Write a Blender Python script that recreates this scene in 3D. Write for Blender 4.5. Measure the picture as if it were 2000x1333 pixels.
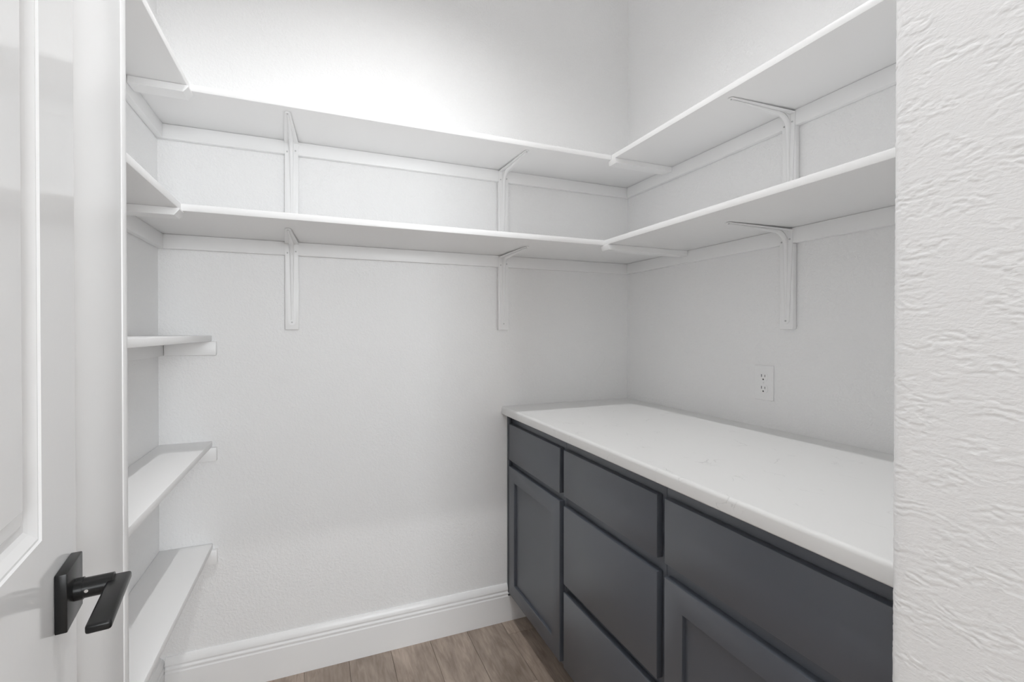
import bpy, bmesh, math, random
from mathutils import Vector, Matrix, noise

for o in list(bpy.data.objects):
    bpy.data.objects.remove(o)
SC = bpy.context.scene
COL = SC.collection
R = math.radians

# ------------------------------------------------------------------ camera
cam_d = bpy.data.cameras.new('camera')
cam = bpy.data.objects.new('camera', cam_d)
COL.objects.link(cam)
cam.location = (0, 0, 1.2291)
cam.rotation_euler = (R(90 - 0.3945), 0, R(-22.385))
cam_d.sensor_width = 36
cam_d.lens = 36 * 921.87 / 2000
cam_d.shift_y = -(666.5 - 655.28) / 2000
cam_d.clip_start = 0.01
SC.camera = cam

# ------------------------------------------------------------------ light
W = bpy.data.worlds.new('world')
SC.world = W
W.use_nodes = True
W.node_tree.nodes['Background'].inputs[0].default_value = (0.94, 0.975, 1.0, 1)
W.node_tree.nodes['Background'].inputs[1].default_value = 21.0
LAMP_POWER = 65.0
LAMP_POS = (0.27, 0.955, 3.02)
vs = SC.view_settings
vs.view_transform = 'Standard'
vs.look = 'None'
vs.gamma = 1
vs.use_curve_mapping = False
vs.exposure = -0.06
# window behind the camera (far end of the room the pantry opens to)
WX0, WX1, WZ0, WZ1, WY = 0.25, 1.25, 0.95, 2.30, -3.0
pd = bpy.data.lights.new('window_portal', 'AREA')
pd.shape = 'RECTANGLE'; pd.size = WX1 - WX0; pd.size_y = WZ1 - WZ0
pd.cycles.is_portal = True
po = bpy.data.objects.new('window_portal', pd)
COL.objects.link(po)
po.location = ((WX0 + WX1) / 2, WY - 0.05, (WZ0 + WZ1) / 2)
po.rotation_euler = (R(90), 0, 0)
SC.cycles.max_bounces = 12
SC.cycles.diffuse_bounces = 10

# ------------------------------------------------------------------ dimensions (metres)
YB = 1.8687      # back wall face
XR = 1.3647      # right wall face
XL = -0.4822     # left wall face
YF = 0.367       # inner face of the front wall (right of the opening)
XW = 0.66        # textured side of the opening
YE = 0.97        # inner face of the entry wall (left of the opening)
HC = 3.05        # ceiling
T = 0.019        # board thickness
ZM, ZU = 1.5491, 1.9066     # undersides of the middle and top shelves

# ------------------------------------------------------------------ materials
def nodes(m):
    m.use_nodes = True
    nt = m.node_tree
    return nt, nt.nodes['Principled BSDF']

def new(nt, kind, **kw):
    n = nt.nodes.new(kind)
    for k, v in kw.items():
        setattr(n, k, v)
    return n

def paint(name, col, rough, bump=0.0, scale=100.0, coat=0.0, spec=0.5, knock=False, stretch=(1, 1, 1)):
    m = bpy.data.materials.new(name)
    nt, b = nodes(m)
    b.inputs['Base Color'].default_value = (*col, 1)
    b.inputs['Roughness'].default_value = rough
    b.inputs['Specular IOR Level'].default_value = spec
    if coat:
        b.inputs['Coat Weight'].default_value = coat
        b.inputs['Coat Roughness'].default_value = 0.06
    tc = new(nt, 'ShaderNodeTexCoord')
    # very slight unevenness of the paint
    n0 = new(nt, 'ShaderNodeTexNoise'); n0.inputs['Scale'].default_value = 3.0
    nt.links.new(tc.outputs['Object'], n0.inputs['Vector'])
    mr = new(nt, 'ShaderNodeMapRange')
    mr.inputs['To Min'].default_value = max(0.03, rough - 0.03)
    mr.inputs['To Max'].default_value = rough + 0.03
    nt.links.new(n0.outputs['Fac'], mr.inputs['Value'])
    nt.links.new(mr.outputs['Result'], b.inputs['Roughness'])
    if bump:
        mp = new(nt, 'ShaderNodeMapping'); mp.inputs['Scale'].default_value = stretch
        nt.links.new(tc.outputs['Object'], mp.inputs['Vector'])
        n1 = new(nt, 'ShaderNodeTexNoise')
        n1.inputs['Scale'].default_value = scale
        n1.inputs['Detail'].default_value = 3.0
        n1.inputs['Distortion'].default_value = 0.6
        nt.links.new(mp.outputs['Vector'], n1.inputs['Vector'])
        src = n1.outputs['Fac']
        if knock:
            cr = new(nt, 'ShaderNodeValToRGB')
            cr.color_ramp.elements[0].position = 0.42
            cr.color_ramp.elements[1].position = 0.62
            nt.links.new(src, cr.inputs['Fac'])
            src = cr.outputs['Color']
        bp = new(nt, 'ShaderNodeBump')
        bp.inputs['Strength'].default_value = bump
        bp.inputs['Distance'].default_value = 0.001
        nt.links.new(src, bp.inputs['Height'])
        nt.links.new(bp.outputs['Normal'], b.inputs['Normal'])
    return m

M = {}
M['wall'] = paint('wall_paint', (0.88, 0.88, 0.88), 0.55, 0.55, 120, knock=True, spec=0.35)
M['hall'] = paint('hall_paint', (0.84, 0.84, 0.84), 0.6, 0.3, 120)
M['wall_near'] = paint('wall_paint_trowelled', (0.88, 0.88, 0.88), 0.5, 0.5, 330, spec=0.4, stretch=(1, 0.5, 1))
M['ceiling'] = paint('ceiling_paint', (0.90, 0.90, 0.90), 0.8, 0.3, 90)
M['shelf'] = paint('shelf_paint', (0.88, 0.88, 0.88), 0.38, 0.06, 60)
M['trim'] = paint('trim_paint', (0.88, 0.88, 0.88), 0.3, 0.05, 50)
M['door'] = paint('door_paint', (0.86, 0.86, 0.86), 0.10, 0.03, 40)
M['bracket'] = paint('bracket_enamel', (0.87, 0.87, 0.87), 0.33)
M['screw'] = paint('screw_paint', (0.55, 0.55, 0.55), 0.4)
M['cabinet'] = paint('cabinet_paint', (0.080, 0.089, 0.107), 0.36, 0.03, 60, spec=0.9)
M['black'] = paint('black_metal', (0.010, 0.010, 0.010), 0.3, spec=0.3)
M['slot'] = paint('slot_dark', (0.01, 0.01, 0.01), 0.6)
M['plastic'] = paint('outlet_plastic', (0.88, 0.88, 0.88), 0.3)
M['caulk'] = paint('caulk', (0.85, 0.85, 0.85), 0.5)

def steel():
    m = bpy.data.materials.new('bright_steel')
    nt, b = nodes(m)
    b.inputs['Base Color'].default_value = (0.75, 0.75, 0.75, 1)
    b.inputs['Metallic'].default_value = 1
    b.inputs['Roughness'].default_value = 0.25
    return m
M['steel'] = steel()

def quartz():
    m = bpy.data.materials.new('quartz')
    nt, b = nodes(m)
    tc = new(nt, 'ShaderNodeTexCoord')
    nz = new(nt, 'ShaderNodeTexNoise'); nz.inputs['Scale'].default_value = 9; nz.inputs['Detail'].default_value = 5
    nt.links.new(tc.outputs['Object'], nz.inputs['Vector'])
    mx = new(nt, 'ShaderNodeMixRGB'); mx.inputs['Fac'].default_value = 0.12
    nt.links.new(tc.outputs['Object'], mx.inputs['Color1'])
    nt.links.new(nz.outputs['Color'], mx.inputs['Color2'])
    mp = new(nt, 'ShaderNodeMapping'); mp.inputs['Rotation'].default_value = (0, 0, 0.5); mp.inputs['Scale'].default_value = (1, 0.45, 1)
    nt.links.new(mx.outputs['Color'], mp.inputs['Vector'])
    vo = new(nt, 'ShaderNodeTexVoronoi', feature='DISTANCE_TO_EDGE'); vo.inputs['Scale'].default_value = 16
    nt.links.new(mp.outputs['Vector'], vo.inputs['Vector'])
    cr = new(nt, 'ShaderNodeValToRGB')
    cr.color_ramp.elements[0].position = 0.0; cr.color_ramp.elements[0].color = (1, 1, 1, 1)
    cr.color_ramp.elements[1].position = 0.014; cr.color_ramp.elements[1].color = (0, 0, 0, 1)
    nt.links.new(vo.outputs['Distance'], cr.inputs['Fac'])
    # veins only here and there
    n2 = new(nt, 'ShaderNodeTexNoise'); n2.inputs['Scale'].default_value = 13; n2.inputs['Detail'].default_value = 3
    nt.links.new(tc.outputs['Object'], n2.inputs['Vector'])
    c2 = new(nt, 'ShaderNodeValToRGB')
    c2.color_ramp.elements[0].position = 0.55; c2.color_ramp.elements[1].position = 0.72
    nt.links.new(n2.outputs['Fac'], c2.inputs['Fac'])
    mu = new(nt, 'ShaderNodeMath', operation='MULTIPLY')
    nt.links.new(cr.outputs['Color'], mu.inputs[0]); nt.links.new(c2.outputs['Color'], mu.inputs[1])
    col = new(nt, 'ShaderNodeMixRGB')
    col.inputs['Color1'].default_value = (0.78, 0.78, 0.775, 1)
    col.inputs['Color2'].default_value = (0.50, 0.50, 0.50, 1)
    nt.links.new(mu.outputs['Value'], col.inputs['Fac'])
    nt.links.new(col.outputs['Color'], b.inputs['Base Color'])
    b.inputs['Roughness'].default_value = 0.3
    return m
M['quartz'] = quartz()

def wood():
    m = bpy.data.materials.new('grey_oak_plank')
    nt, b = nodes(m)
    tc = new(nt, 'ShaderNodeTexCoord')
    oi = new(nt, 'ShaderNodeObjectInfo')
    ml = new(nt, 'ShaderNodeMath', operation='MULTIPLY'); ml.inputs[1].default_value = 37.0
    nt.links.new(oi.outputs['Random'], ml.inputs[0])
    cb = new(nt, 'ShaderNodeCombineXYZ'); nt.links.new(ml.outputs[0], cb.inputs['X']); nt.links.new(ml.outputs[0], cb.inputs['Y'])
    ad = new(nt, 'ShaderNodeVectorMath', operation='ADD')
    nt.links.new(tc.outputs['Object'], ad.inputs[0]); nt.links.new(cb.outputs[0], ad.inputs[1])
    mp = new(nt, 'ShaderNodeMapping'); mp.inputs['Scale'].default_value = (1, 0.12, 1)
    nt.links.new(ad.outputs[0], mp.inputs['Vector'])
    g = new(nt, 'ShaderNodeTexNoise'); g.inputs['Scale'].default_value = 90; g.inputs['Detail'].default_value = 6; g.inputs['Distortion'].default_value = 0.8
    nt.links.new(mp.outputs[0], g.inputs['Vector'])
    mp2 = new(nt, 'ShaderNodeMapping'); mp2.inputs['Scale'].default_value = (1, 0.35, 1)
    nt.links.new(ad.outputs[0], mp2.inputs['Vector'])
    big = new(nt, 'ShaderNodeTexNoise'); big.inputs['Scale'].default_value = 9; big.inputs['Detail'].default_value = 4; big.inputs['Distortion'].default_value = 1.2
    nt.links.new(mp2.outputs[0], big.inputs['Vector'])
    c1 = new(nt, 'ShaderNodeValToRGB')
    e = c1.color_ramp.elements
    e[0].position = 0.25; e[0].color = (0.27, 0.214, 0.174, 1)
    e[1].position = 0.62; e[1].color = (0.47, 0.385, 0.322, 1)
    nt.links.new(big.outputs['Fac'], c1.inputs['Fac'])
    c2 = new(nt, 'ShaderNodeValToRGB')
    e = c2.color_ramp.elements
    e[0].position = 0.35; e[0].color = (0.80, 0.78, 0.76, 1)
    e[1].position = 0.65; e[1].color = (1.06, 1.06, 1.06, 1)
    nt.links.new(g.outputs['Fac'], c2.inputs['Fac'])
    mm = new(nt, 'ShaderNodeMixRGB', blend_type='MULTIPLY'); mm.inputs['Fac'].default_value = 1
    nt.links.new(c1.outputs['Color'], mm.inputs['Color1']); nt.links.new(c2.outputs['Color'], mm.inputs['Color2'])
    mr = new(nt, 'ShaderNodeMapRange'); mr.inputs['To Min'].default_value = 0.86; mr.inputs['To Max'].default_value = 1.10
    nt.links.new(oi.outputs['Random'], mr.inputs['Value'])
    hs = new(nt, 'ShaderNodeHueSaturation')
    nt.links.new(mr.outputs[0], hs.inputs['Value']); nt.links.new(mm.outputs[0], hs.inputs['Color'])
    nt.links.new(hs.outputs[0], b.inputs['Base Color'])
    b.inputs['Roughness'].default_value = 0.42
    bp = new(nt, 'ShaderNodeBump'); bp.inputs['Strength'].default_value = 0.25; bp.inputs['Distance'].default_value = 0.0006
    nt.links.new(g.outputs['Fac'], bp.inputs['Height']); nt.links.new(bp.outputs[0], b.inputs['Normal'])
    return m
M['wood'] = wood()
M['grout'] = paint('joint_grey', (0.30, 0.27, 0.24), 0.8)

def glow():
    m = bpy.data.materials.new('lamp_glass')
    nt, b = nodes(m)
    b.inputs['Base Color'].default_value = (0.9, 0.9, 0.9, 1)
    b.inputs['Emission Color'].default_value = (1, 1, 1, 1)
    b.inputs['Emission Strength'].default_value = 4
    return m
M['glow'] = glow()

# ------------------------------------------------------------------ helpers
def tag(o, label=None, cat=None, group=None, kind=None):
    if label: o['label'] = label
    if cat: o['category'] = cat
    if group: o['group'] = group
    if kind: o['kind'] = kind
    return o

def empty(name, loc, rz=0.0):
    o = bpy.data.objects.new(name, None)
    COL.objects.link(o)
    o.location = loc
    o.rotation_euler = (0, 0, rz)
    o.empty_display_size = 0.05
    return o

def worldloc(o):
    v = Vector((0, 0, 0))
    while o is not None:
        v += o.location
        o = o.parent
    return v

def box(bm, x0, x1, y0, y1, z0, z1, bev=0.0, seg=2):
    g = bmesh.ops.create_cube(bm, size=1.0)
    vs_ = g['verts']
    for v in vs_:
        v.co = Vector(((x0 + x1) / 2 + v.co.x * (x1 - x0), (y0 + y1) / 2 + v.co.y * (y1 - y0), (z0 + z1) / 2 + v.co.z * (z1 - z0)))
    if bev > 0:
        es = list({e for v in vs_ for e in v.link_edges})
        bmesh.ops.bevel(bm, geom=es, offset=bev, segments=seg, profile=0.5, affect='EDGES')
    return bm

def prism(bm, pts, axis, a0, a1):
    """closed 2-D outline pts extruded along axis from a0 to a1; pts are the two other coordinates in xyz order"""
    def mk(p, a):
        if axis == 0: return (a, p[0], p[1])
        if axis == 1: return (p[0], a, p[1])
        return (p[0], p[1], a)
    A = [bm.verts.new(mk(p, a0)) for p in pts]
    B = [bm.verts.new(mk(p, a1)) for p in pts]
    n = len(pts)
    bm.faces.new(A); bm.faces.new(list(reversed(B)))
    for i in range(n):
        bm.faces.new((A[i], B[i], B[(i + 1) % n], A[(i + 1) % n]))
    bmesh.ops.recalc_face_normals(bm, faces=bm.faces)
    return bm

def cyl(bm, c, axis, r, h, seg=24, r2=None):
    rot = {'x': Matrix.Rotation(R(90), 4, 'Y'), 'y': Matrix.Rotation(R(-90), 4, 'X'), 'z': Matrix.Identity(4)}[axis]
    bmesh.ops.create_cone(bm, cap_ends=True, segments=seg, radius1=r, radius2=r if r2 is None else r2, depth=h,
                          matrix=Matrix.Translation(c) @ rot)
    return bm

def obj(name, bm, mat, parent=None, local=False, smooth=True):
    if parent is not None and not local:
        bmesh.ops.translate(bm, verts=bm.verts, vec=-worldloc(parent))
    me = bpy.data.meshes.new(name)
    bm.to_mesh(me); bm.free()
    me.materials.append(M[mat])
    if smooth:
        for p in me.polygons: p.use_smooth = True
        me.set_sharp_from_angle(angle=R(35))
    o = bpy.data.objects.new(name, me)
    COL.objects.link(o)
    if parent is not None: o.parent = parent
    return o

def bx(name, mat, parent, x0, x1, y0, y1, z0, z1, bev=0.0, seg=2):
    return obj(name, box(bmesh.new(), x0, x1, y0, y1, z0, z1, bev, seg), mat, parent)

def copy_tree(o, parent=None):
    c = o.copy()
    COL.objects.link(c)
    if parent is not None: c.parent = parent
    for ch in list(o.children): copy_tree(ch, c)
    return c

# ------------------------------------------------------------------ room shell
X0, X1, Y0 = -1.1, 2.3, WY
tag(bx('wall_back', 'wall', None, XL - 0.1, XR + 0.1, YB, YB + 0.1, -0.05, HC),
    'white textured wall behind the shelves, facing the opening', 'wall', kind='structure')
tag(bx('wall_right', 'wall', None, XR, XR + 0.1, YF, YB, -0.05, HC),
    'white textured wall above the countertop with the outlet', 'wall', kind='structure')
tag(bx('wall_left', 'wall', None, XL - 0.1, XL, YE, YB, -0.05, HC),
    'white wall carrying the narrow shelves', 'wall', kind='structure')
tag(bx('wall_entry', 'wall', None, X0, -0.32, 0.775, YE, -0.05, HC),
    'short white wall behind the open door', 'wall', kind='structure')
tag(bx('wall_hall_left', 'hall', None, X0 - 0.1, X0, Y0 - 0.1, 0.775, -0.05, HC),
    'white side wall of the room behind, near the door hinge', 'wall', kind='structure')
tag(bx('wall_hall_right', 'hall', None, X1, X1 + 0.1, Y0 - 0.1, YF, -0.05, HC),
    'white side wall of the room behind, far from the door', 'wall', kind='structure')
we = bmesh.new()
box(we, X0, WX0, Y0 - 0.1, Y0, -0.05, HC); box(we, WX1, X1, Y0 - 0.1, Y0, -0.05, HC)
box(we, WX0, WX1, Y0 - 0.1, Y0, -0.05, WZ0); box(we, WX0, WX1, Y0 - 0.1, Y0, WZ1, HC)
tag(obj('wall_hall_back', we, 'hall'), 'white wall of the room behind, with the window', 'wall', kind='structure')
wf = bmesh.new()
for a_ in (WX0, WX1 - 0.04): box(wf, a_, a_ + 0.04, Y0 - 0.07, Y0 - 0.02, WZ0, WZ1, 0.004)
for a_ in (WZ0, (WZ0 + WZ1) / 2 - 0.02, WZ1 - 0.04): box(wf, WX0 + 0.04, WX1 - 0.04, Y0 - 0.07, Y0 - 0.02, a_, a_ + 0.04, 0.004)
tag(obj('window_1', wf, 'trim'), 'white framed window lighting the room behind', 'window', kind='structure')
tag(bx('added_light_header', 'wall', None, X0, XW + 0.02, 0.22, YF - 0.004, 2.075, HC), 'unseen white header added to hold light off the upper back wall', 'wall', kind='structure')  # added out of view: blocks hall light from the upper back wall
tag(bx('ceiling', 'ceiling', None, X0, X1, Y0, YB + 0.1, HC, HC + 0.1), 'white ceiling of the pantry', 'ceiling', kind='structure')

def near_wall():
    """front wall right of the opening: bullnose corner, trowelled relief as real geometry"""
    r = 0.018
    path = []   # (x, y, nx, ny, dense)
    path.append((X1, YF, 0, 1)); path.append((XW + 0.12, YF, 0, 1))
    y = 0.05
    for i in range(30):
        path.append((XW + 0.12 - (0.12 - r) * (i + 1) / 30, YF, 0, 1))
    for i in range(1, 17):
        a = R(90) * i / 16
        path.append((XW + r - r * math.sin(a), YF - r + r * math.cos(a), -math.sin(a), math.cos(a)))
    YO = 0.20      # outer face of this wall
    n = 125
    for i in range(1, n + 1):
        path.append((XW, (YF - r) - (YF - YO - 2 * r) * i / n, -1, 0))
    for i in range(1, 13):
        a = R(90) * i / 12
        path.append((XW + r - r * math.cos(a), YO + r - r * math.sin(a), -math.cos(a), -math.sin(a)))
    path += [(XW + 0.1, YO, 0, -1), (XW + 0.5, YO, 0, -1), (X1, YO, 0, -1)]
    zs = [-0.05, 0.2, 0.45] + [0.5 + 0.00125 * i for i in range(0, 1201)] + [2.1, 2.5, HC]
    # arc length so that the relief runs round the corner
    s = [0.0]
    for i in range(1, len(path)):
        s.append(s[-1] + math.hypot(path[i][0] - path[i - 1][0], path[i][1] - path[i - 1][1]))
    verts, faces = [], []
    nx = len(path)
    for z in zs:
        dz = 0.5 <= z <= 2.0
        for i, (x, yy, ax, ay) in enumerate(path):
            h = 0.0
            if dz and 2 <= i < nx - 3:
                u = s[i]
                wv = noise.noise(Vector((u * 24, z * 40, 3.1))) * 0.9
                a = noise.noise(Vector((u * 80 + wv, z * 190 + wv * 2.2, 0.0)))
                b = noise.noise(Vector((u * 170, z * 400 + wv, 7.7)))
                mask = noise.noise(Vector((u * 22, z * 44, 11.0)))
                mk = min(1.0, max(0.06, 0.66 + mask * 2.0))
                rid = max(0.0, 1.0 - abs(a + 0.35 * b) * 4.0)
                plate = math.tanh((a + 0.3 * b) * 6)
                h = 0.00048 * (0.35 + 0.65 * mk) * mk * (0.45 * rid + 0.6 * plate + 0.45 * b)
            verts.append((x + ax * h, yy + ay * h, z))
    for j in range(len(zs) - 1):
        for i in range(nx - 1):
            faces.append((j * nx + i, (j + 1) * nx + i, (j + 1) * nx + i + 1, j * nx + i + 1))
    me = bpy.data.meshes.new('wall_front')
    me.from_pydata(verts, [], faces)
    me.materials.append(M['wall_near'])
    for p in me.polygons: p.use_smooth = True
    o = bpy.data.objects.new('wall_front', me)
    COL.objects.link(o)
    return o
tag(near_wall(), 'rough trowelled white wall with rounded corner beside the opening', 'wall', kind='structure')

# jamb and casing beside the door
tr = empty('trim_1', (-0.31, 0.87, 0))
tag(tr, 'smooth white door jamb with casing edge, behind the open door', 'trim', kind='structure')
bx('jamb_board', 'trim', tr, -0.3195, -0.300, 0.776, YE, 0, 2.45, 0.0015)
bx('casing', 'trim', tr, -0.392, -0.2985, YE + 0.0005, YE + 0.0205, 0, 2.52, 0.0022, 2)

# floor: slab with individual planks
fl = tag(bx('floor', 'grout', None, X0, X1, Y0, YB + 0.1, -0.06, -0.0075), 'grey brown wood plank floor', 'floor', kind='structure')
random.seed(4)
PW, PL = 0.1523, 1.22
pm = None
xs0 = -0.0468 - 9 * PW
starts = {10: 1.615, 11: 1.60, 12: 1.98, 13: 1.5, 14: 1.77, 9: 1.9, 8: 1.45}
k = 0
for i in range(0, 25):
    x0 = xs0 + i * PW
    x1 = min(x0 + PW, X1)
    if x0 < X0 - 0.1 or x1 - x0 < 0.02: continue
    x0 = max(x0, X0)
    ye = starts.get(i, random.uniform(0.6, 1.9))
    cuts = []
    y = ye
    while y > Y0: y -= PL
    ys = []
    while y < YB + 0.1:
        ys.append(y); y += PL
    ys.append(y)
    for a, b_ in zip(ys[:-1], ys[1:]):
        a2, b2 = max(a, Y0), min(b_, YB + 0.02)
        if b2 - a2 < 0.03: continue
        o = obj('plank', box(bmesh.new(), x0 + 0.0005, x1 - 0.0005, a2 + 0.0005, b2 - 0.0005, -0.0072, 0.0, 0.0006, 1), 'wood', fl)

# baseboards
BP = [(0, 0), (0.016, 0), (0.016, 0.106), (0.0125, 0.110), (0.0125, 0.113), (0.0155, 0.116), (0.0155, 0.120), (0.0115, 0.125),
      (0.0115, 0.129), (0.0135, 0.132), (0.0125, 0.140), (0.008, 0.150), (0.005, 0.1545), (0.0, 0.156)]
bm = bmesh.new(); prism(bm, [(YB - t, z + 0.0003) for t, z in BP], 0, XL + 0.0165, 0.84)
tag(obj('baseboard_back', bm, 'trim'), 'white moulded baseboard along the wall facing the opening', 'baseboard', kind='structure')
bm = bmesh.new(); prism(bm, [(XL + t, z + 0.0003) for t, z in BP], 1, YE + 0.021, YB - 0.0002)
tag(obj('baseboard_left', bm, 'trim'), 'white moulded baseboard under the narrow shelves', 'baseboard', kind='structure')

# ------------------------------------------------------------------ shelves
CH = 0.047      # wall cleat height
YS = YE + 0.021  # near end of the left shelves
def corner_cleat(name, parent, x0, x1, y0, y1, ztop, cham):
    """flat batten under a butt joint; chamfered free end (cham<0: at x1, >0: at x0)"""
    c = 0.012
    zb = ztop - T
    if cham < 0:
        pts = [(x0, zb), (x1 - c, zb), (x1, ztop - 0.004), (x1, ztop), (x0, ztop)]
    else:
        pts = [(x0 + c * 0.4, zb), (x1, zb), (x1, ztop), (x0, ztop), (x0, ztop - 0.006)]
    bm = bmesh.new(); prism(bm, pts, 1, y0, y1)
    return obj(name, bm, 'shelf', parent)

def level(z, yb, xl, xr, word):
    """L-shaped run of three boards at one height"""
    g = 'white wall shelves'
    e = 0.0008
    # back board
    s = empty('wall_shelf', ((XL + XR) / 2, YB, z))
    tag(s, f'long white shelf above the white baseboard wall, {word}', 'shelf', g)
    bx('board', 'shelf', s, XL + e, XR - e, yb, YB - e, z, z + T, 0.0018)
    bx('wall_cleat', 'shelf', s, XL + e, XR - e, YB - T, YB - e, z - CH, z - e / 2, 0.0012)
    # left board
    s = empty('wall_shelf', (XL, (YS + yb) / 2, z))
    tag(s, f'narrow white shelf beside the door jamb, {word}', 'shelf', g)
    bx('board', 'shelf', s, XL + e, xl, YS, yb - 0.0006, z, z + T, 0.0018)
    bx('wall_cleat', 'shelf', s, XL + e, XL + T, YS, YB - T - e, z - CH, z - e / 2, 0.0012)
    corner_cleat('joint_batten', s, XL + T + e, xl + 0.004, yb - 0.034, yb + 0.018, z - e / 2, -1)
    # right board
    s = empty('wall_shelf', (XR, (YF + yb) / 2, z))
    tag(s, f'white shelf above the outlet and countertop, {word}', 'shelf', g)
    bx('board', 'shelf', s, xr, XR - e, YF + 0.002, yb - 0.0006, z, z + T, 0.0018)
    bx('wall_cleat', 'shelf', s, XR - T, XR - e, YF + 0.002, YB - T - e, z - CH, z - e / 2, 0.0012)
    corner_cleat('joint_batten', s, xr - 0.002, XR - T - e, yb - 0.030, yb + 0.018, z - e / 2, 1)

level(ZM, 1.4844, -0.3317, 0.9793, 'lower of two wrap-around rows')
level(ZU, 1.5739, -0.3300, 1.0708, 'upper of two wrap-around rows')

for z, word in ((1.2172, 'highest of three under the wrap-around rows'), (0.8585, 'middle of three under the wrap-around rows'),
                (0.5099, 'lowest of three, just above the baseboard')):
    zb = z - T
    s = empty('wall_shelf', (XL, 1.43, zb))
    tag(s, f'short white shelf beside the door jamb, {word}', 'shelf', 'white wall shelves')
    bx('board', 'shelf', s, XL + 0.0008, -0.3317, YS, YB - 0.0008, zb, z, 0.0018)
    bx('wall_cleat', 'shelf', s, XL + T, -0.3165, YB - T, YB - 0.0008, zb - CH, zb - 0.0004, 0.0025)
    bx('wall_cleat', 'shelf', s, XL + 0.0008, XL + T - 0.0004, YS, YB - 0.0008, zb - CH, zb - 0.0004, 0.0012)

# ------------------------------------------------------------------ shelf brackets
def sweep(bm, pts, tang_up, widths, depths, seg=8):
    """half-round rib along a path in the v-w plane; cross-section spans u by widths and stands out by depths"""
    rings = []
    n = len(pts)
    for i, (v, w) in enumerate(pts):
        a = pts[max(0, i - 1)]; b = pts[min(n - 1, i + 1)]
        tv, tw = b[0] - a[0], b[1] - a[1]
        l = math.hypot(tv, tw); tv /= l; tw /= l
        nv, nw = tang_up * -tw, tang_up * tv
        ring = []
        for k_ in range(seg + 1):
            ang = math.pi * k_ / seg
            du = math.cos(ang) * widths[i] / 2
            dn = math.sin(ang) * depths[i]
            ring.append(bm.verts.new((du, v + nv * dn, w + nw * dn)))
        rings.append(ring)
    for r0, r1 in zip(rings[:-1], rings[1:]):
        for k_ in range(seg):
            bm.faces.new((r0[k_], r0[k_ + 1], r1[k_ + 1], r1[k_]))
    bm.faces.new(rings[0]); bm.faces.new(list(reversed(rings[-1])))
    bmesh.ops.recalc_face_normals(bm, faces=bm.faces)
    return bm

def tapered_outline(w0, w1, l0, l1, rnd=True):
    """outline in (u, t): from t=l0 (width w0) to t=l1 (width w1, rounded tip)"""
    pts = [(-w0 / 2, l0), (w0 / 2, l0)]
    if rnd:
        for i in range(9):
            a = R(180) * i / 8
            pts.append((math.cos(a) * w1 / 2, l1 - w1 / 2 + math.sin(a) * w1 / 2))
    else:
        pts += [(w1 / 2, l1), (-w1 / 2, l1)]
    return pts

def make_bracket():
    """local frame: u = x along the wall, -y out of the wall, z up; origin on the wall at the shelf underside"""
    root = empty('shelf_bracket', (0, 0, 0))
    hb = 0.3115
    # backing board below the cleat
    obj('backing_board', box(bmesh.new(), -0.0225, 0.0225, -T, -0.0024, -hb, -CH - 0.0006, 0.0018), 'shelf', root, local=True)
    # wall plate (on the face of cleat and board)
    bm = bmesh.new()
    pts = tapered_outline(0.046, 0.024, 0.004, hb - 0.016)
    prism(bm, [(u, -t) for u, t in pts], 1, -T - 0.0022, -T - 0.0003)
    wp = obj('wall_plate', bm, 'bracket', root, local=True, smooth=False)
    # arm under the shelf, sloping a touch away from it towards the wall
    bm = bmesh.new()
    pts = tapered_outline(0.046, 0.017, T + 0.0003, 0.2655)
    prism(bm, [(u, -t) for u, t in pts], 2, -0.0042, -0.0014)
    for v in bm.verts:
        v.co.z -= 0.0042 * (0.2655 + v.co.y) / 0.25
    ar = obj('arm', bm, 'bracket', root, local=True, smooth=False)
    # rounded pressed rib through the inner corner
    path, wd, dp = [], [], []
    v_out, z_arm = -0.250, -0.0052
    rr = 0.042
    v_w = -T - 0.0018
    for i in range(10):
        f = i / 9
        v = v_out + (v_w - rr - v_out) * f
        path.append((v, z_arm - 0.003 * f)); wd.append(0.005 + 0.010 * f); dp.append(0.0012 + 0.0075 * f)
    for i in range(1, 9):
        a = R(90) * i / 8
        path.append((v_w - rr + rr * math.sin(a), z_arm - 0.003 - rr + rr * math.cos(a))); wd.append(0.015); dp.append(0.0087 + 0.003 * math.sin(2 * a))
    zt, zb = path[-1][1], -hb + 0.034
    for i in range(1, 12):
        f = i / 11
        path.append((v_w, zt + (zb - zt) * f)); wd.append(0.015 - 0.008 * f); dp.append(0.0087 - 0.0075 * f)
    bm = bmesh.new()
    sweep(bm, path, -1, wd, dp)
    obj('rib', bm, 'bracket', root, local=True)
    # corner web filling behind the rib
    bm = bmesh.new()
    web = [(v_w, -0.006)]
    for i in range(9):
        a = R(90) * i / 8
        web.append((v_w - rr + rr * math.sin(a) if i else v_w - rr, -0.006 - rr + rr * math.cos(a)))
    prism(bm, web, 0, -0.0075, 0.0075)
    obj('corner_web', bm, 'bracket', root, local=True)
    # screws
    for u, z in ((-0.014, -0.040), (0.013, -0.034), (0.0, -hb + 0.026)):
        bm = bmesh.new(); cyl(bm, (u, -T - 0.003, z), 'y', 0.0026, 0.0022, 12)
        obj('screw', bm, 'screw', wp, local=True)
    for u, y in ((0.0, -0.257),):
        bm = bmesh.new(); cyl(bm, (u, y, -0.0048), 'z', 0.0026, 0.0022, 12)
        obj('screw', bm, 'screw', ar, local=True)
    return root

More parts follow.
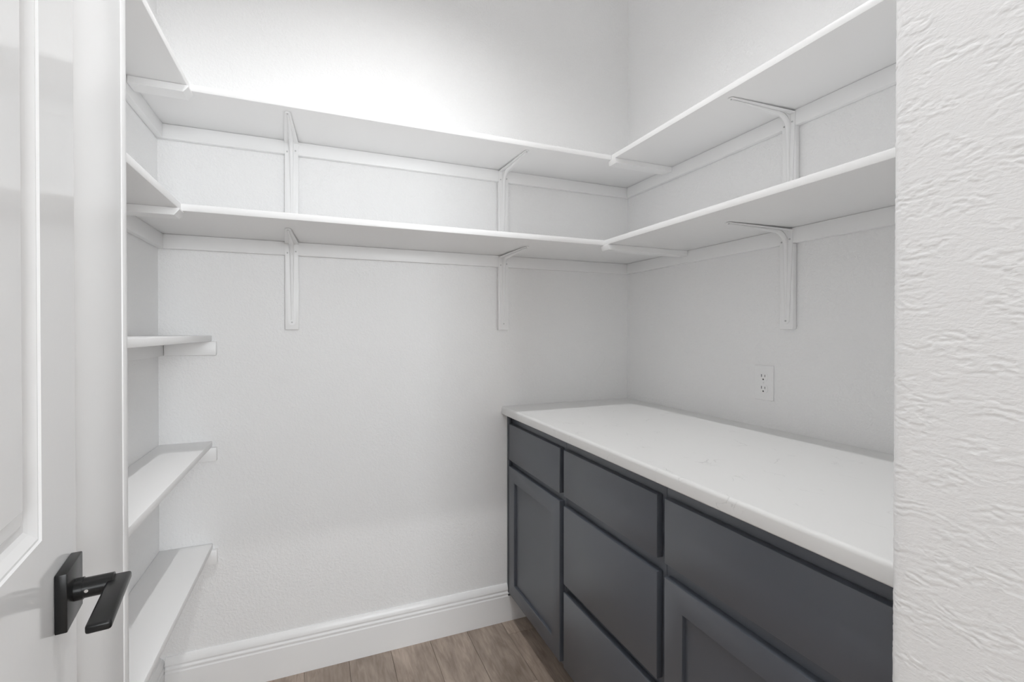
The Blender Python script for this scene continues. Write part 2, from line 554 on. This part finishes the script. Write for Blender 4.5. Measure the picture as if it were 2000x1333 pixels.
proto = make_bracket()
spots = [((-0.084, YB, ZM), 0, 'white metal shelf bracket on its backing board, between door jamb and cabinet, lower row'),
         ((0.7235, YB, ZM), 0, 'white metal shelf bracket on its backing board, above the countertop end, lower row'),
         ((XR, 1.032, ZM), -90, 'white metal shelf bracket on its backing board, above the outlet, lower row'),
         ((-0.084, YB, ZU), 0, 'white metal shelf bracket under the top shelf, between door jamb and cabinet'),
         ((0.7235, YB, ZU), 0, 'white metal shelf bracket under the top shelf, above the countertop end'),
         ((XR, 1.025, ZU), -90, 'white metal shelf bracket under the top shelf, above the outlet')]
for i, (loc, rz, lab) in enumerate(spots):
    b = proto if i == 0 else copy_tree(proto)
    b.location = loc
    b.rotation_euler = (0, 0, R(rz))
    tag(b, lab, 'bracket', 'white shelf brackets')

# ------------------------------------------------------------------ base cabinets
FX, FT = 0.745, 0.019     # front face plane, front thickness
KZ = 0.105
def slab(name, parent, y0, y1, z0, z1):
    return bx(name, 'cabinet', parent, FX, FX + FT - 0.0006, y0, y1, z0, z1, 0.0022)

def shaker(parent, y0, y1, z0, z1):
    w, d = 0.058, 0.0095
    bm = bmesh.new()
    # frame with inner rectangular opening, one mesh; panel as a sub-part
    xo, xi = FX, FX + FT - 0.0006
    def ring(x, a):
        return [bm.verts.new((x, y, z)) for y, z in ((y0 + a, z0 + a), (y1 - a, z0 + a), (y1 - a, z1 - a), (y0 + a, z1 - a))]
    seq = [ring(xi, 0), ring(xo + 0.0018, 0), ring(xo + 0.0006, 0.0006), ring(xo, 0.0018), ring(xo, w - 0.001), ring(xo + 0.001, w), ring(xi, w)]
    seq.append(seq[0])
    for a, b in zip(seq[:-1], seq[1:]):
        for i in range(4):
            bm.faces.new((a[i], a[(i + 1) % 4], b[(i + 1) % 4], b[i]))
    bmesh.ops.recalc_face_normals(bm, faces=bm.faces)
    dr = obj('door', bm, 'cabinet', parent)
    pn = bx('panel', 'cabinet', dr, xo + d, xi - 0.0005, y0 + w + 0.0003, y1 - w - 0.0003, z0 + w + 0.0003, z1 - w - 0.0003)
    return dr

def unit(y0, y1, label):
    r = empty('base_cabinet', (1.06, (y0 + y1) / 2, 0))
    tag(r, label, 'cabinet', 'dark grey base cabinets')
    bx('body', 'cabinet', r, FX + FT, XR - 0.002, y0 + 0.0006, y1 - 0.0006, KZ, 0.8792, 0.001)
    bx('toe_kick', 'cabinet', r, 0.842, 0.86, y0 + 0.0006, y1 - 0.0006, 0.0005, KZ - 0.0003)
    return r
U1 = unit(1.3785, 1.8665, 'dark grey cabinet of one drawer over one panelled door, against the wall facing the opening')
slab('drawer_front', U1, 1.393, 1.845, 0.690, 0.842)
shaker(U1, 1.393, 1.845, 0.124, 0.664)
U2 = unit(0.891, 1.3785, 'dark grey cabinet of three plain drawers between the two panelled-door cabinets')
slab('drawer_front', U2, 0.904, 1.365, 0.690, 0.842)
slab('drawer_front', U2, 0.904, 1.365, 0.400, 0.658)
slab('drawer_front', U2, 0.904, 1.365, 0.124, 0.374)
U3 = unit(YF + 0.004, 0.891, 'dark grey cabinet of one drawer over one panelled door, against the trowelled wall')
slab('drawer_front', U3, 0.386, 0.878, 0.690, 0.842)
shaker(U3, 0.386, 0.878, 0.124, 0.658)
bx('filler', 'cabinet', U1, FX + 0.0005, FX + FT - 0.0006, 1.8535, 1.8662, KZ, 0.8792, 0.0012)
bx('caulk_strip', 'caulk', U1, FX + 0.003, FX + FT + 0.002, 1.8667, YB - 0.0003, 0.16, 0.879)

# countertop
bm = bmesh.new()
pr = []
cx0, cz0, cz1 = 0.722, 0.880, 0.914
rt, rb = 0.009, 0.004
for i in range(7):
    a = R(90) * i / 6
    pr.append((cx0 + rt - rt * math.cos(a), cz1 - rt + rt * math.sin(a)))
pr += [(XR - 0.0006, cz1), (XR - 0.0006, cz0)]
for i in range(5):
    a = R(90) * i / 4
    pr.append((cx0 + rb - rb * math.sin(a), cz0 + rb - rb * math.cos(a)))
prism(bm, pr, 1, YF + 0.003, YB - 0.0006)
tag(obj('countertop', bm, 'quartz'), 'white quartz countertop with faint veins on the dark cabinets', 'countertop')

# ------------------------------------------------------------------ wall outlet
oy, oz = 1.122, 1.062
ot = empty('wall_outlet', (XR, oy, oz))
tag(ot, 'white double wall outlet above the countertop', 'outlet')
bx('cover_plate', 'plastic', ot, XR - 0.0058, XR - 0.0003, oy - 0.035, oy + 0.035, oz - 0.0572, oz + 0.0572, 0.0025, 3)
for dz in (0.0195, -0.0195):
    # receptacle face: rounded sides, flat top and bottom
    pts = []
    for i in range(13):
        a = R(-52 + 104 * i / 12); pts.append((math.cos(a) * 0.0172, math.sin(a) * 0.0172))
    for i in range(13):
        a = R(128 + 104 * i / 12); pts.append((math.cos(a) * 0.0172, math.sin(a) * 0.0172))
    bm = bmesh.new(); prism(bm, [(oy + a, oz + dz + b) for a, b in pts], 0, XR - 0.0074, XR - 0.0059)
    rc = obj('receptacle', bm, 'plastic', ot)
    xs = XR - 0.0076
    bx('slot', 'slot', rc, xs, xs + 0.0006, oy + 0.0054, oy + 0.0076, oz + dz - 0.001, oz + dz + 0.0082)
    bx('slot', 'slot', rc, xs, xs + 0.0006, oy - 0.0074, oy - 0.0054, oz + dz - 0.0005, oz + dz + 0.0068)
    bm = bmesh.new(); cyl(bm, (xs + 0.0003, oy, oz + dz - 0.0085), 'x', 0.0026, 0.0006, 16)
    obj('ground_hole', bm, 'slot', rc)
bm = bmesh.new(); cyl(bm, (XR - 0.0062, oy, oz), 'x', 0.0032, 0.0012, 16)
sc = obj('cover_screw', bm, 'plastic', ot)
bx('screw_slot', 'screw', sc, XR - 0.0070, XR - 0.0067, oy - 0.0004, oy + 0.0004, oz - 0.0028, oz + 0.0028)

# ------------------------------------------------------------------ open door with lever handle
DA = 8.68                    # swing, degrees from the y axis
DC = Vector((-0.2749, 0.7044, 0.9262))   # rose centre on the door face
DWID, DH, DT = 0.71, 2.032, 0.035
dd = Vector((-math.sin(R(DA)), math.cos(R(DA)), 0))
edge = 0.0575
hinge = DC - dd * (DWID - edge)
hinge.z = 0.012
# local frame: x = out of the visible face, y = from hinge to free edge, z up
door = empty('door_1', hinge, R(DA))
tag(door, 'glossy white panelled door standing open with black lever handle', 'door', kind='structure')
def door_leaf():
    bm = bmesh.new()
    Yh = DWID
    panels = [(0.1255, DWID - 0.1268, 1.001, DH - 0.118), (0.1255, DWID - 0.1268, 0.24, 0.785)]
    prof = [(0.0, 0.0), (0.0015, 0.0022), (0.004, 0.0022), (0.012, 0.0075), (0.0165, 0.0098), (0.024, 0.0098), (0.0265, 0.0085), (0.046, 0.0018)]
    # front face as a grid with the panel openings left out
    yc = [0, panels[0][0], panels[0][1], Yh]
    zc = [0, panels[1][2], panels[1][3], panels[0][2], panels[0][3], DH]
    grid = {}
    for i, y in enumerate(yc):
        for j, z in enumerate(zc):
            grid[i, j] = bm.verts.new((0, y, z))
    for i in range(3):
        for j in range(5):
            if i == 1 and j in (1, 3): continue
            bm.faces.new((grid[i, j], grid[i + 1, j], grid[i + 1, j + 1], grid[i, j + 1]))
    for j in (1, 3):
        prev = [grid[1, j], grid[2, j], grid[2, j + 1], grid[1, j + 1]]
        y0, y1, z0, z1 = yc[1], yc[2], zc[j], zc[j + 1]
        for off, dep in prof[1:]:
            cur = [bm.verts.new((-dep, y, z)) for y, z in ((y0 + off, z0 + off), (y1 - off, z0 + off), (y1 - off, z1 - off), (y0 + off, z1 - off))]
            for q in range(4):
                bm.faces.new((prev[q], prev[(q + 1) % 4], cur[(q + 1) % 4], cur[q]))
            prev = cur
        bm.faces.new(prev)
    # sides and back
    bk = {}
    for i in (0, 3):
        for j in range(6):
            bk[i, j] = bm.verts.new((-DT, yc[i], zc[j]))
    for j in range(5):
        for i in (0, 3):
            bm.faces.new((grid[i, j], grid[i, j + 1], bk[i, j + 1], bk[i, j]))
    bm.faces.new([bk[0, j] for j in range(6)] + [bk[3, j] for j in range(5, -1, -1)])
    for j in (0, 5):
        bm.faces.new([grid[i, j] for i in range(4)] + [bk[3, j], bk[0, j]])
    bmesh.ops.recalc_face_normals(bm, faces=bm.faces)
    return obj('door_leaf', bm, 'door', door, local=True, smooth=False)
door_leaf()
hy, hz = DWID - edge, DC.z - hinge.z
bm = box(bmesh.new(), 0.0405, 0.0620, hy - 0.110, hy + 0.0105, hz - 0.0035, hz + 0.0060, 0.0028, 3)
lev = obj('lever_handle', bm, 'black', door, local=True)
tag(lev, 'matte black lever handle')
obj('rose', box(bmesh.new(), 0.0003, 0.0112, hy - 0.033, hy + 0.033, hz - 0.033, hz + 0.033, 0.0012, 2), 'black', lev, local=True)
bm = bmesh.new()
cyl(bm, (0.0150, hy, hz), 'x', 0.0126, 0.0075, 32)
cyl(bm, (0.0320, hy, hz), 'x', 0.0113, 0.0290, 32)
obj('neck', bm, 'black', lev, local=True)
bm = bmesh.new()
cyl(bm, (0.0230, hy - 0.0112, hz + 0.0005), 'y', 0.0019, 0.0016, 12)
tag(obj('set_screw', bm, 'steel', lev, local=True), 'bright set screw')

# ------------------------------------------------------------------ ceiling lamp (above the picture)
lp = empty('ceiling_light', (LAMP_POS[0], LAMP_POS[1], HC))
tag(lp, 'small round recessed ceiling light in the middle of the pantry', 'ceiling light')
bm = bmesh.new()
for (r0, z0), (r1, z1) in (((0.05, HC - 0.002), (0.052, HC - 0.010)), ((0.052, HC - 0.010), (0.075, HC - 0.009)), ((0.075, HC - 0.009), (0.080, HC - 0.0006))):
    n = 40
    A = [bm.verts.new((lp.location.x + r0 * math.cos(2 * math.pi * i / n), lp.location.y + r0 * math.sin(2 * math.pi * i / n), z0)) for i in range(n)]
    B = [bm.verts.new((lp.location.x + r1 * math.cos(2 * math.pi * i / n), lp.location.y + r1 * math.sin(2 * math.pi * i / n), z1)) for i in range(n)]
    for i in range(n): bm.faces.new((A[i], A[(i + 1) % n], B[(i + 1) % n], B[i]))
bmesh.ops.remove_doubles(bm, verts=bm.verts, dist=1e-5)
obj('trim_ring', bm, 'trim', lp)
bm = bmesh.new(); cyl(bm, (lp.location.x, lp.location.y, HC - 0.0015), 'z', 0.0495, 0.002, 40)
obj('lens', bm, 'glow', lp)
ld = bpy.data.lights.new('lamp', 'SPOT')
ld.spot_size = R(130); ld.spot_blend = 1.0; ld.shadow_soft_size = 0.018; ld.energy = LAMP_POWER
lo = bpy.data.objects.new('lamp', ld)
COL.objects.link(lo)
lo.location = LAMP_POS
